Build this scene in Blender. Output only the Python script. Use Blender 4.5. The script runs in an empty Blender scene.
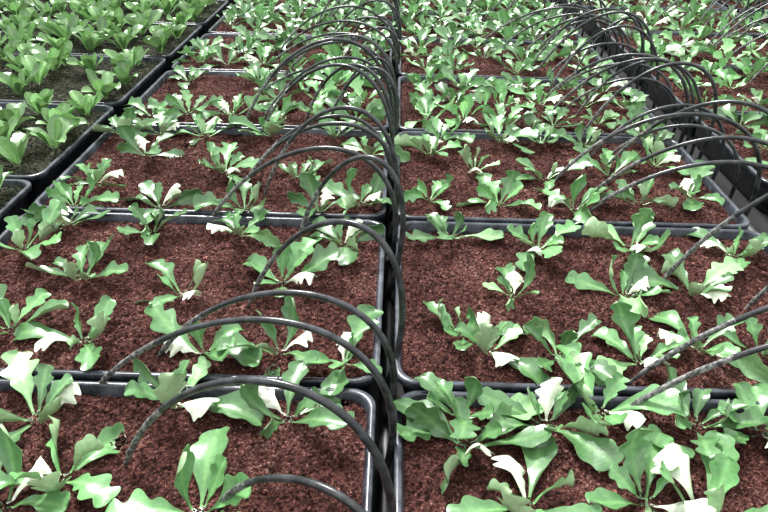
import bpy, math, random
import numpy as np
from mathutils import Matrix, Vector, Euler

random.seed(7)
sc = bpy.context.scene
sc.view_settings.view_transform = 'Standard'
sc.view_settings.look = 'None'

RIM = 0.070      # tray rim height above the bench
SOIL = 0.060     # soil level
ROW0 = 0.605; PITCH = 0.408

# ------------------------------------------------------------ helpers
def link(o, parent=None):
    sc.collection.objects.link(o)
    if parent: o.parent = parent
    return o

def mesh_np(name, V, F, mats, col=None, smooth=True, mi=None):
    Fs = F if isinstance(F, list) else [F]
    Fs = [f for f in Fs if len(f)]
    me = bpy.data.meshes.new(name)
    nl = sum(f.size for f in Fs); nf = sum(len(f) for f in Fs)
    me.vertices.add(len(V)); me.vertices.foreach_set('co', np.asarray(V, np.float32).ravel())
    me.loops.add(nl); me.loops.foreach_set('vertex_index', np.concatenate([f.ravel() for f in Fs]).astype(np.int32))
    me.polygons.add(nf)
    tot = np.concatenate([np.full(len(f), f.shape[1]) for f in Fs])
    st = np.concatenate([[0], np.cumsum(tot)[:-1]])
    me.polygons.foreach_set('loop_start', st.astype(np.int32))
    me.polygons.foreach_set('loop_total', tot.astype(np.int32))
    if mi is not None: me.polygons.foreach_set('material_index', np.asarray(mi, np.int32))
    me.update(calc_edges=True)
    me.polygons.foreach_set('use_smooth', np.full(nf, smooth))
    if col is not None:
        a = me.color_attributes.new('tint', 'FLOAT_COLOR', 'POINT')
        c = np.ones((len(V), 4), np.float32); c[:, :3] = col
        a.data.foreach_set('color', c.ravel())
    for m in mats: me.materials.append(m)
    me.validate()
    return me

def newmat(name):
    m = bpy.data.materials.new(name); m.use_nodes = True
    nt = m.node_tree; nt.nodes.clear()
    out = nt.nodes.new('ShaderNodeOutputMaterial')
    return m, nt, out

def N(nt, t, **kw):
    n = nt.nodes.new(t)
    for k, v in kw.items():
        if k in n.inputs: n.inputs[k].default_value = v
        else: setattr(n, k, v)
    return n

# ------------------------------------------------------------ materials
def leaf_mat(name, rough=0.42, trans=0.25):
    m, nt, out = newmat(name)
    at = N(nt, 'ShaderNodeAttribute', attribute_name='tint')
    geo = N(nt, 'ShaderNodeNewGeometry')
    no = N(nt, 'ShaderNodeTexNoise', Scale=220.0, Detail=3.0)
    nt.links.new(geo.outputs['Position'], no.inputs['Vector'])
    hs = N(nt, 'ShaderNodeMixRGB', blend_type='MULTIPLY'); hs.inputs[0].default_value = 1.0
    mr = N(nt, 'ShaderNodeMapRange'); mr.inputs[1].default_value = .25; mr.inputs[2].default_value = .75
    mr.inputs[3].default_value = .82; mr.inputs[4].default_value = 1.15
    nt.links.new(no.outputs['Fac'], mr.inputs[0])
    nt.links.new(at.outputs['Color'], hs.inputs[1]); nt.links.new(mr.outputs[0], hs.inputs[2])
    p = N(nt, 'ShaderNodeBsdfPrincipled', Roughness=rough)
    p.inputs['Specular IOR Level'].default_value = 0.85
    nt.links.new(hs.outputs[0], p.inputs['Base Color'])
    b = N(nt, 'ShaderNodeBump', Strength=0.22, Distance=0.0012)
    nt.links.new(no.outputs['Fac'], b.inputs['Height']); nt.links.new(b.outputs[0], p.inputs['Normal'])
    t = N(nt, 'ShaderNodeBsdfTranslucent'); nt.links.new(hs.outputs[0], t.inputs['Color'])
    mx = N(nt, 'ShaderNodeMixShader'); mx.inputs[0].default_value = trans
    nt.links.new(p.outputs[0], mx.inputs[1]); nt.links.new(t.outputs[0], mx.inputs[2])
    nt.links.new(mx.outputs[0], out.inputs[0])
    return m

def soil_mat(name, ramp):
    m, nt, out = newmat(name)
    geo = N(nt, 'ShaderNodeNewGeometry')
    n1 = N(nt, 'ShaderNodeTexNoise', Scale=230.0, Detail=5.0, Roughness=0.8)
    n2 = N(nt, 'ShaderNodeTexNoise', Scale=12.0, Detail=4.0)
    vo = N(nt, 'ShaderNodeTexVoronoi', Scale=480.0)
    for n in (n1, n2, vo): nt.links.new(geo.outputs['Position'], n.inputs['Vector'])
    sx = N(nt, 'ShaderNodeSeparateColor'); nt.links.new(vo.outputs['Color'], sx.inputs[0])
    m0 = N(nt, 'ShaderNodeMath', operation='MULTIPLY_ADD'); m0.inputs[1].default_value = 0.36
    nt.links.new(sx.outputs[0], m0.inputs[0])
    m1 = N(nt, 'ShaderNodeMath', operation='MULTIPLY_ADD'); m1.inputs[1].default_value = 0.9; m1.inputs[2].default_value = -.25
    nt.links.new(n1.outputs['Fac'], m1.inputs[0]); nt.links.new(m1.outputs[0], m0.inputs[2])
    mul = N(nt, 'ShaderNodeMath', operation='MULTIPLY_ADD'); mul.inputs[1].default_value = 0.46
    nt.links.new(n2.outputs['Fac'], mul.inputs[0]); nt.links.new(m0.outputs[0], mul.inputs[2])
    cr = N(nt, 'ShaderNodeValToRGB')
    els = cr.color_ramp.elements
    els[0].position = ramp[0][0]; els[0].color = (*ramp[0][1], 1)
    els[1].position = ramp[-1][0]; els[1].color = (*ramp[-1][1], 1)
    for p_, c in ramp[1:-1]:
        e = els.new(p_); e.color = (*c, 1)
    nt.links.new(mul.outputs[0], cr.inputs[0])
    at = N(nt, 'ShaderNodeAttribute', attribute_name='tint')
    mx = N(nt, 'ShaderNodeMixRGB', blend_type='MULTIPLY'); mx.inputs[0].default_value = 1.0
    nt.links.new(cr.outputs[0], mx.inputs[1]); nt.links.new(at.outputs['Color'], mx.inputs[2])
    p = N(nt, 'ShaderNodeBsdfPrincipled', Roughness=0.85)
    p.inputs['Specular IOR Level'].default_value = 0.15
    nt.links.new(mx.outputs[0], p.inputs['Base Color'])
    b = N(nt, 'ShaderNodeBump', Strength=1.0, Distance=0.003)
    nt.links.new(m0.outputs[0], b.inputs['Height']); nt.links.new(b.outputs[0], p.inputs['Normal'])
    nt.links.new(p.outputs[0], out.inputs[0])
    return m

def plastic(name, c0, c1, rough, scale=40.0, stretch=(1, 1, 1), bump=0.0):
    m, nt, out = newmat(name)
    geo = N(nt, 'ShaderNodeNewGeometry')
    mp = N(nt, 'ShaderNodeMapping'); mp.inputs['Scale'].default_value = stretch
    nt.links.new(geo.outputs['Position'], mp.inputs['Vector'])
    n = N(nt, 'ShaderNodeTexNoise', Scale=scale, Detail=5.0, Roughness=0.65)
    nt.links.new(mp.outputs[0], n.inputs['Vector'])
    cr = N(nt, 'ShaderNodeValToRGB')
    cr.color_ramp.elements[0].position = .42; cr.color_ramp.elements[0].color = (*c0, 1)
    cr.color_ramp.elements[1].position = .68; cr.color_ramp.elements[1].color = (*c1, 1)
    nt.links.new(n.outputs['Fac'], cr.inputs[0])
    p = N(nt, 'ShaderNodeBsdfPrincipled', Roughness=rough)
    nt.links.new(cr.outputs[0], p.inputs['Base Color'])
    if bump:
        b = N(nt, 'ShaderNodeBump', Strength=bump, Distance=0.001)
        nt.links.new(n.outputs['Fac'], b.inputs['Height']); nt.links.new(b.outputs[0], p.inputs['Normal'])
    nt.links.new(p.outputs[0], out.inputs[0])
    return m

M_leaf = leaf_mat('seedling_leaf', 0.28, 0.16)
M_leaf2 = leaf_mat('lettuce_leaf', 0.34, 0.20)
M_soil = soil_mat('coir_soil', [(0.32, (.012, .005, .004)), (0.55, (.054, .0180, .0140)), (0.75, (.130, .050, .041)), (0.95, (.38, .23, .185))])
M_moss = soil_mat('mossy_soil', [(0.32, (.010, .010, .007)), (0.55, (.030, .031, .020)), (0.75, (.07, .075, .045)), (0.95, (.22, .22, .15))])
M_tray = plastic('tray_black_plastic', (.018, .021, .028), (.085, .095, .115), 0.26, 30.0)
M_hose = plastic('hose_black_rubber', (.014, .015, .016), (.060, .063, .067), 0.26, 60.0)
M_stake = plastic('emitter_grey_plastic', (.03, .03, .03), (.32, .32, .30), 0.5, 190.0, bump=.5)
M_pipe = plastic('supply_pipe_plastic', (.006, .006, .007), (.02, .021, .023), 0.45, 50.0)
M_floor = plastic('weed_mat', (.006, .006, .006), (.02, .019, .018), 0.9, 90.0)

# ------------------------------------------------------------ floor
V = np.array([[-4, -2, 0], [5, -2, 0], [5, 7, 0], [-4, 7, 0]], float)
link(bpy.data.objects.new('floor', mesh_np('floor', V, np.array([[0, 1, 2, 3]]), [M_floor], smooth=False)))

# ------------------------------------------------------------ tray
TW, TD = 0.590, 0.398
def rring(hx, hy, r, z, seg=7):
    pts = []
    for cx, cy, a0 in ((hx-r, hy-r, 0), (-hx+r, hy-r, 90), (-hx+r, -hy+r, 180), (hx-r, -hy+r, 270)):
        for i in range(seg+1):
            a = math.radians(a0+90*i/seg)
            pts.append((cx+r*math.cos(a), cy+r*math.sin(a), z))
    return pts
def tray_mesh():
    hx, hy = TW/2, TD/2
    spec = [(-.020, .024, .001), (-.016, .024, .004), (-.007, .026, RIM-.012), (-.0005, .028, RIM-.010), (0, .028, RIM-.002), (-.0015, .027, RIM),
            (-.0065, .026, RIM), (-.008, .025, RIM-.002), (-.012, .022, RIM-.025), (-.022, .02, .005)]
    V = []
    for d, r, z in spec: V += rring(hx+d, hy+d, r, z)
    n = 32; F = []
    for k in range(len(spec)-1):
        for i in range(n):
            j = (i+1) % n
            F.append((k*n+i, k*n+j, (k+1)*n+j, (k+1)*n+i))
    V = np.array(V); c1 = len(V); V = np.vstack([V, [[0, 0, .005], [0, 0, .001]]])
    k = (len(spec)-1)*n
    T = [(k+i, k+(i+1) % n, c1) for i in range(n)] + [((i+1) % n, i, c1+1) for i in range(n)]
    return mesh_np('tray_shell', V, [np.array(F), np.array(T)], [M_tray])
ME_tray = tray_mesh()

# ------------------------------------------------------------ soil variants
SX, SY = TW/2-.0085, TD/2-.0085
def clampround(x, y, hx, hy, r):
    ax, ay = np.abs(x)-(hx-r), np.abs(y)-(hy-r)
    m = (ax > 0) & (ay > 0)
    d = np.sqrt(np.where(m, ax, 0)**2+np.where(m, ay, 0)**2)+1e-9
    k = np.where(m & (d > r), r/d, 1.0)
    x2 = np.where(m, np.sign(x)*((hx-r)+ax*k), x); y2 = np.where(m, np.sign(y)*((hy-r)+ay*k), y)
    return x2, y2
def soil_mesh(seed, mat):
    rs = np.random.RandomState(seed)
    ph = rs.rand(8)*6.28; fr = rs.rand(8, 2)*60-30
    def hgt(x, y):
        h = np.zeros_like(x)
        for i in range(8): h = h+.0009*np.sin(fr[i, 0]*x+fr[i, 1]*y+ph[i])
        return h+SOIL
    nx, ny = 190, 128
    gx, gy = np.meshgrid(np.linspace(-SX, SX, nx), np.linspace(-SY, SY, ny), indexing='ij')
    x, y = clampround(gx, gy, SX, SY, .023)
    z = hgt(x, y)+rs.randn(nx, ny)*.0010
    edge = np.minimum(SX-np.abs(gx), SY-np.abs(gy)); z -= .004*np.exp(-(edge/.012)**2)
    V = [np.stack([x, y, z], -1).reshape(-1, 3)]
    i = np.arange(nx-1)[:, None]*ny+np.arange(ny-1)[None]
    F4 = [np.stack([i, i+ny, i+ny+1, i+1], -1).reshape(-1, 4)]
    C = [np.repeat((.75+.5*rs.rand(nx*ny))[:, None], 3, 1)]
    off = nx*ny
    # crumbs
    nc = 10000
    cx = (rs.rand(nc)*2-1)*(SX-.006); cy = (rs.rand(nc)*2-1)*(SY-.006)
    cx, cy = clampround(cx, cy, SX-.004, SY-.004, .023)
    s = .0006+.0024*rs.rand(nc)**3.2
    octv = np.array([[1, 0, 0], [-1, 0, 0], [0, 1, 0], [0, -1, 0], [0, 0, 1], [0, 0, -1]], float)
    P = octv[None]*(.5+rs.rand(nc, 6, 1))*s[:, None, None]*np.array([1.3, 1.0, .8])
    a = rs.rand(nc)*6.28; ca, sa = np.cos(a)[:, None], np.sin(a)[:, None]
    P = np.stack([P[..., 0]*ca-P[..., 1]*sa, P[..., 0]*sa+P[..., 1]*ca, P[..., 2]], -1)
    P += np.stack([cx, cy, hgt(cx, cy)+s*.5], -1)[:, None]
    V.append(P.reshape(-1, 3))
    of = np.array([[0, 2, 4], [2, 1, 4], [1, 3, 4], [3, 0, 4], [2, 0, 5], [1, 2, 5], [3, 1, 5], [0, 3, 5]])
    F3 = [(off+np.arange(nc)[:, None, None]*6+of[None]).reshape(-1, 3)]
    cc = (.35+2.0*rs.rand(nc)**2.2)[:, None, None]*np.ones((1, 6, 3)); C.append(cc.reshape(-1, 3))
    off += nc*6
    # fibres
    nf = 4200
    cx = (rs.rand(nf)*2-1)*(SX-.014); cy = (rs.rand(nf)*2-1)*(SY-.014)
    cx, cy = clampround(cx, cy, SX-.012, SY-.012, .02)
    L = .002+.006*rs.rand(nf)**2; w = .00018+.00025*rs.rand(nf); a = rs.rand(nf)*6.28; b = a+(rs.rand(nf)-.5)*1.2
    p1 = np.stack([cx, cy, hgt(cx, cy)+.0016+.001*rs.rand(nf)], -1)
    p0 = p1-np.stack([np.cos(a)*L, np.sin(a)*L, .0012+0*L], -1)
    p2 = p1+np.stack([np.cos(b)*L, np.sin(b)*L, (rs.rand(nf)-.6)*.003], -1)
    sd = np.stack([-np.sin(a)*w, np.cos(a)*w, 0*w], -1); up = np.stack([0*w, 0*w, w*1.6], -1)
    P = np.stack([p0-sd, p0+sd, p0+up, p1-sd, p1+sd, p1+up, p2-sd, p2+sd, p2+up], 1)
    V.append(P.reshape(-1, 3))
    q = np.array([[0, 1, 4, 3], [1, 2, 5, 4], [2, 0, 3, 5], [3, 4, 7, 6], [4, 5, 8, 7], [5, 3, 6, 8]])
    F4.append((off+np.arange(nf)[:, None, None]*9+q[None]).reshape(-1, 4))
    cc = (.8+2.8*rs.rand(nf)**2)[:, None, None]*np.ones((1, 9, 3)); C.append(cc.reshape(-1, 3))
    return mesh_np('potting_soil', np.vstack(V), [np.vstack(F4), F3[0]], [mat], col=np.vstack(C), smooth=False)
ME_soil = [soil_mesh(1, M_soil), soil_mesh(2, M_soil), soil_mesh(3, M_soil)]
ME_moss = [soil_mesh(4, M_moss)]

def add_tray(cx, cy, moss=False, rot=0.0):
    e = bpy.data.objects.new('seedling_tray', None); e.empty_display_size = .05
    e.location = (cx, cy, 0.0005); e.rotation_euler = (0, 0, rot); link(e)
    link(bpy.data.objects.new('tray_shell', ME_tray), e)
    s = bpy.data.objects.new('potting_soil', random.choice(ME_moss if moss else ME_soil)); link(s, e)
    if random.random() < .5: s.rotation_euler = (0, 0, math.pi)

# ------------------------------------------------------------ leaves
def sst(a, b, x):
    t = np.clip((x-a)/(b-a), 0, 1); return t*t*(3-2*t)
def leaf(L, W, az, elev, curl, twist, lobed, rs, col, nu, nv, under, cup=None):
    u = np.linspace(0, 1, nu); v = np.linspace(-1, 1, nv)
    a = elev+curl*u**1.5
    du = L/(nu-1)
    px = np.concatenate([[0], np.cumsum(np.cos(a[:-1])*du)]); pz = np.concatenate([[0], np.cumsum(np.sin(a[:-1])*du)])
    t = np.stack([np.cos(a), 0*a, np.sin(a)], -1); n0 = np.stack([-np.sin(a), 0*a, np.cos(a)], -1); b0 = np.array([0, 1., 0])[None]+0*t
    tw = twist*u
    b = b0*np.cos(tw)[:, None]+n0*np.sin(tw)[:, None]; n = n0*np.cos(tw)[:, None]-b0*np.sin(tw)[:, None]
    bend = rs.uniform(-.25, .25)*L
    cen = np.stack([px, bend*u**2, pz], -1)
    if lobed:
        depth = rs.uniform(.22, .64)
        env = sst(.10, .60, u)*(1-.18*sst(.75, 1.0, u))
        def side():
            us = [.40+rs.uniform(-.05, .04), .66+rs.uniform(-.04, .04), .92]
            if rs.rand() < .3: us = us[1:]
            lob = np.zeros_like(u)
            for q in us: lob = np.maximum(lob, np.exp(-np.abs((u-q)/.088)**2.5))
            return .07+env*((1-depth)+depth*lob)*(.64 + .36*sst(.3, .75, u))
        wl = side(); wr = side(); sweep = .30
        end = np.sqrt(np.clip(1-((u-.80)/.20).clip(0, 1)**2, 0, 1))
    else:
        uu = np.clip((u-.10)/.90, 0, 1)
        env = np.sin(np.pi*uu**1.35)**.62
        wl = wr = .08+env*(1+.04*np.sin(u*30+rs.rand()*6)); sweep = .1
        end = np.sqrt(np.clip(1-((u-.93)/.07).clip(0, 1)**2, 0, 1))
    wl = wl*end; wr = wr*end
    V_ = v[None, :]; w = np.where(V_ < 0, wl[:, None], wr[:, None])*W*.5
    if cup is None: cup = rs.uniform(.1, .6)
    fr = rs.uniform(6, 10); p1 = rs.rand()*6
    yy = V_*w*(1 if cup < .8 else .75)
    zz = cup*np.abs(V_)**1.6*w+.08*W*np.sin(u[:, None]*fr+p1+V_*1.2)*np.abs(V_)**2*np.clip(u[:, None]*2, 0, 1)+.05*W*np.sin(u[:, None]*8+p1)*u[:, None]
    P = cen[:, None]+b[:, None]*yy[..., None]+n[:, None]*zz[..., None]+t[:, None]*(sweep*np.abs(V_)**1.4*w)[..., None]
    rib = np.exp(-(V_/.16)**2)*(1-.5*u[:, None])
    if lobed: rib = np.maximum(rib, np.clip(1-(u[:, None]-.02)/.26, 0, 1))
    C = col*(1+.12*rs.randn())+rib[..., None]*np.array([.10, .16, .06])
    C = C*(1+.05*rs.randn(nu, nv)[..., None])
    ca, sa = math.cos(az), math.sin(az)
    P[..., 0] += .003
    P = np.stack([P[..., 0]*ca-P[..., 1]*sa, P[..., 0]*sa+P[..., 1]*ca, P[..., 2]], -1)
    i = np.arange(nu-1)[:, None]*nv+np.arange(nv-1)[None]
    F = np.stack([i, i+nv, i+nv+1, i+1], -1).reshape(-1, 4)
    nn = np.cross(np.gradient(P, axis=0), np.gradient(P, axis=1))
    nn /= (np.linalg.norm(nn, axis=-1, keepdims=True)+1e-12)
    P = P.reshape(-1, 3); C = C.reshape(-1, 3)
    if under:
        P2 = P-nn.reshape(-1, 3)*.0006
        C2 = C*.35+np.array([.36, .48, .28])
        F = np.vstack([F, F[:, ::-1]+len(P)]); P = np.vstack([P, P2]); C = np.vstack([C, C2])
    return P, F, np.clip(C, 0.01, .9)

def plant(seed, kind, near):
    rs = np.random.RandomState(seed)
    nu, nv = (36, 7) if near else (22, 5)
    Vs, Fs, Cs = [], [], []; off = 0
    if kind == 'oak':
        n = rs.randint(7, 10); base = np.array([.098, .232, .080])*rs.uniform(.7, 1.3)
    else:
        n = rs.randint(6, 9); base = np.array([.15, .30, .095])*rs.uniform(.8, 1.2)
    a0 = rs.rand()*6.28
    glare_k = rs.randint(n//3, n) if rs.rand() < (.65 if near else .4) else -1
    for i in range(n):
        az = a0+i*2.4+rs.uniform(-.35, .35)
        f = i/(n-1); cup = None
        if kind == 'oak':
            L = rs.uniform(.070, .100)*(1-.42*f); W = L*rs.uniform(.37, .50)
            elev = math.radians(rs.uniform(10, 32)+36*f); curl = math.radians(rs.uniform(-60, 5)); tw = rs.uniform(-.6, .6)
            r = rs.rand()
            if r < .10: curl = math.radians(60)
            elif r < .24: tw = rs.choice([-2.0, 2.0])
            c = base*(1+.35*f)
            if i == glare_k:
                c = np.array([.78, .87, .66]); curl = math.radians(rs.uniform(-80, -40)); elev = math.radians(rs.uniform(45, 70)); cup = -.7; tw *= .3; L = max(L*.85, .052); W = L*.60  # near-white curled leaf: bright highlight and lit underside painted into its colour
            elif rs.rand() < .10: c = c*1.2+np.array([.15, .22, .12])
        else:
            L = rs.uniform(.060, .090)*(1-.35*f); W = L*rs.uniform(.34, .48)
            elev = math.radians(rs.uniform(40, 65)+20*f); curl = math.radians(rs.uniform(-60, 5)); tw = rs.uniform(-.6, .6)
            c = base*(.8+.5*f)
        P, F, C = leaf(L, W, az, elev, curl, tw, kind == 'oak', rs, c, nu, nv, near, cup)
        P[:, 2] = np.maximum(P[:, 2], .0015+.001*i)
        Vs.append(P); Fs.append(F+off); Cs.append(C); off += len(P)
    return np.vstack(Vs), np.vstack(Fs), np.vstack(Cs)
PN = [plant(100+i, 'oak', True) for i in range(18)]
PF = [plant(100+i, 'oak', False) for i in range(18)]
LT = [plant(300+i, 'let', False) for i in range(10)]

def plants_object(name, pts, protos, mat):
    Vs, Fs, Cs = [], [], []; off = 0
    for (x, y, s) in pts:
        V, F, C = protos[random.randrange(len(protos))]
        a = random.random()*6.283; ca, sa = math.cos(a), math.sin(a)
        P = np.stack([(V[:, 0]*ca-V[:, 1]*sa)*s+x, (V[:, 0]*sa+V[:, 1]*ca)*s+y, V[:, 2]*s+SOIL-.001], -1)
        Vs.append(P); Fs.append(F+off); Cs.append(C*random.uniform(.88, 1.15)); off += len(P)
    me = mesh_np(name, np.vstack(Vs), np.vstack(Fs), [mat], col=np.vstack(Cs))
    link(bpy.data.objects.new(name, me))

def grid_pts(cx, cy, nx=5, ny=3, smin=.8, smax=1.1):
    out = []
    for i in range(nx):
        for j in range(ny):
            if random.random() < .07: continue
            out.append((cx+((i+.5)/nx-.5)*(TW-.03)+random.uniform(-.02, .02), cy+((j+.5)/ny-.5)*(TD-.02)+random.uniform(-.02, .02), random.uniform(smin, smax)))
    return out

# planting positions (metres) in the six nearest trays
W_ = [(-.372,.545),(-.312,.466),(-.23,.574),(-.105,.556),(-.169,.429),(-.35,.43),(.081,.568),(.086,.524),(.175,.559),(.237,.58),(.336,.564),(.136,.449),(.251,.458),(.299,.444),(.401,.555),
 (-.476,.701),(-.374,.679),(-.22,.661),(-.131,.668),(-.051,.652),(-.43,.82),(-.282,.788),(-.15,.824),(-.071,.936),(-.237,.96),(-.375,.96),(-.517,.974),(-.55,.899),
 (.096,.713),(.124,.683),(.209,.676),(.305,.67),(.388,.699),(.464,.695),(.173,.807),(.326,.813),(.427,.825),(.093,.97),(.23,.941),(.374,.947),(.528,.933),
 (-.529,1.132),(-.481,1.265),(-.311,1.198),(-.169,1.174),(-.529,1.04),(-.386,1.045),(-.246,1.047),(-.12,1.043),(-.054,1.076),(-.555,1.367),(-.488,1.385),(-.391,1.374),(-.26,1.39),(-.123,1.39),(-.046,1.301),
 (.066,1.102),(.186,1.089),(.313,1.076),(.434,1.109),(.532,1.139),(.157,1.238),(.284,1.199),(.413,1.229),(.515,1.283),(.074,1.309),(.098,1.39),(.225,1.39),(.397,1.371),(.542,1.39),(.31,1.39)]

XL, XR, XRR, XLL = -.303, .303, .985, -.925
near = {}
for (x, y) in W_:
    near.setdefault((int(x > 0), int(math.floor((y-ROW0)/PITCH))), []).append((x, y, random.uniform(.95, 1.12) if y < .6 else random.uniform(.80, 1.0)))
for k in range(-2, 8):
    cy = ROW0+PITCH*(k+.5)
    for side, cx in ((0, XL), (1, XR)):
        add_tray(cx+random.uniform(-.002, .002), cy, rot=random.uniform(-.002, .002))
        pts = near.get((side, k))
        if k == -2 or k > 1 or not pts: pts = grid_pts(cx, cy, 6, 4 if k > 3 else 3, .85, 1.05)
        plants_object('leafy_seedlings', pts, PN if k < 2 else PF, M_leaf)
    cy2 = cy+.17
    add_tray(XRR, cy2); plants_object('leafy_seedlings', grid_pts(XRR, cy2, 5, 3, .85, 1.05), PF, M_leaf)
    add_tray(XRR+.61, cy2); plants_object('leafy_seedlings', grid_pts(XRR+.61, cy2, 5, 3, .85, 1.05), PF, M_leaf)
    cy3 = 1.13+PITCH*(k-1+.5)
    add_tray(XLL, cy3, True); plants_object('lettuce_seedlings', grid_pts(XLL, cy3, 6, 4, .9, 1.2), LT, M_leaf2)
    add_tray(XLL-.61, cy3, True); plants_object('lettuce_seedlings', grid_pts(XLL-.61, cy3, 6, 4, .9, 1.2), LT, M_leaf2)

# ------------------------------------------------------------ supply pipes
def tube(name, pts, radii, seg, mats, mi_fn=None):
    pts = [Vector(p) for p in pts]; n = len(pts); V = []
    prev = None
    for i, p in enumerate(pts):
        t = (pts[min(i+1, n-1)]-pts[max(i-1, 0)]).normalized()
        if prev is None:
            a = t.orthogonal().normalized()
        else:
            a = (prev-t*prev.dot(t)).normalized()
        prev = a; b = t.cross(a)
        for k in range(seg):
            an = 2*math.pi*k/seg
            V.append(p+(a*math.cos(an)+b*math.sin(an))*radii[i])
    F = []; mi = []
    for i in range(n-1):
        for k in range(seg):
            F.append((i*seg+k, i*seg+(k+1) % seg, (i+1)*seg+(k+1) % seg, (i+1)*seg+k))
            mi.append(mi_fn(i/(n-1)) if mi_fn else 0)
    c = len(V); V += [pts[0], pts[-1]]
    T = [((k+1) % seg, k, c) for k in range(seg)]+[((n-1)*seg+k, (n-1)*seg+(k+1) % seg, c+1) for k in range(seg)]
    mi += [0]*seg+[mi[-1]]*seg
    me = mesh_np(name, np.array([tuple(v) for v in V]), [np.array(F), np.array(T)], mats, mi=mi)
    return link(bpy.data.objects.new(name, me))
for gx, r in ((0.0, .009), (.640, .012), (1.291, .009)):
    pts = [(gx+.002*math.sin(y*3), y, .0005+r+.001) for y in np.linspace(-.3, 3.9, 40)]
    tube('irrigation_supply_pipe', pts, [r]*40, 12, [M_pipe])

def hose(gx, yb, tx, ty, h, r=.0042, bulge=.035):
    P0 = Vector((gx, yb, .022)); P3 = Vector((tx, ty, SOIL-.008))
    z = RIM
    P1 = Vector((gx+bulge+.02, yb-.01, z+h*1.35))
    P2 = Vector((tx+(gx-tx)*random.uniform(.30, .46), ty+(yb-ty)*.35, z+h*1.32))
    n = 44; pts = []; rad = []
    for i in range(n):
        t = i/(n-1); q = 1-t
        pts.append(P0*q**3+P1*3*q*q*t+P2*3*q*t*t+P3*t**3)
        rr = r*(1-.30*t)
        if t > .80: rr = r*(.72+.12*((i % 2)))
        if t > .95: rr *= 1-.5*(t-.95)/.05
        rad.append(rr)
    tube('drip_irrigation_hose', pts, rad, 10, [M_hose, M_stake], lambda t: 1 if t > .80 else 0)

for a in [(0, .34, -.158, .44, .10), (0, .40, -.26, .486, .16), (0, .52, -.335, .60, .135), (0, .60, -.28, .66, .12), (.001, .66, -.19, .768, .165, .0043, .05),
          (0, .86, -.145, .948, .165, .0043, .05), (0, .95, -.30, 1.008, .145), (0, 1.02, -.225, 1.106, .18), (0, 1.10, -.27, 1.15, .13),
          (.64, .55, .276, .632, .18), (.64, .50, .25, .58, .165), (.64, .75, .379, .846, .21), (.64, .68, .48, .79, .15),
          (.64, 1.00, .33, 1.116, .15), (.64, 1.05, .40, 1.25, .18), (.64, .98, .31, 1.05, .125), (.64, .38, .30, .40, .13)]:
    hose(*a)
for gx, y0 in ((0.0, 1.19), (.64, 1.14), (1.291, .4)):
    y = y0
    while y < 3.8:
        tl = random.uniform(.13, .38)
        hose(gx+random.uniform(-.002, .002), y, gx-tl, y+random.uniform(-.04, .18), random.uniform(.09, .19), r=random.uniform(.0035, .0043), bulge=random.uniform(-.01, .05))
        y += random.uniform(.03, .10)

# ------------------------------------------------------------ light
w = bpy.data.worlds.new('World'); sc.world = w; w.use_nodes = True
nt = w.node_tree; bg = nt.nodes['Background']
tc = nt.nodes.new('ShaderNodeTexCoord'); sp = nt.nodes.new('ShaderNodeSeparateXYZ'); cr = nt.nodes.new('ShaderNodeValToRGB')
nt.links.new(tc.outputs['Generated'], sp.inputs[0]); nt.links.new(sp.outputs['Z'], cr.inputs[0]); nt.links.new(cr.outputs[0], bg.inputs[0])
cr.color_ramp.elements[0].color = (.34, .37, .40, 1); cr.color_ramp.elements[1].color = (.96, .98, 1.0, 1); cr.color_ramp.elements[1].position = .6
bg.inputs[1].default_value = 1.8
s = bpy.data.lights.new('sun', 'SUN'); s.energy = 7.6; s.angle = math.radians(14); s.color = (1, .985, .97)
so = bpy.data.objects.new('sun', s); link(so)
d = Vector((.30, -.70, -1.0)); so.rotation_euler = d.to_track_quat('-Z', 'Y').to_euler(); so.location = (-1, 3, 3)

# ------------------------------------------------------------ camera
cam = bpy.data.cameras.new('camera'); cam.sensor_width = 36; cam.lens = 36*700/768; cam.clip_start = .01
co = bpy.data.objects.new('camera', cam); link(co); sc.camera = co
co.matrix_world = Matrix.Translation((0, 0, RIM+.53)) @ Matrix.Rotation(math.radians(.54), 4, 'Z') @ Matrix.Rotation(math.radians(90-30.7), 4, 'X') @ Matrix.Rotation(math.radians(1.3), 4, 'Z')
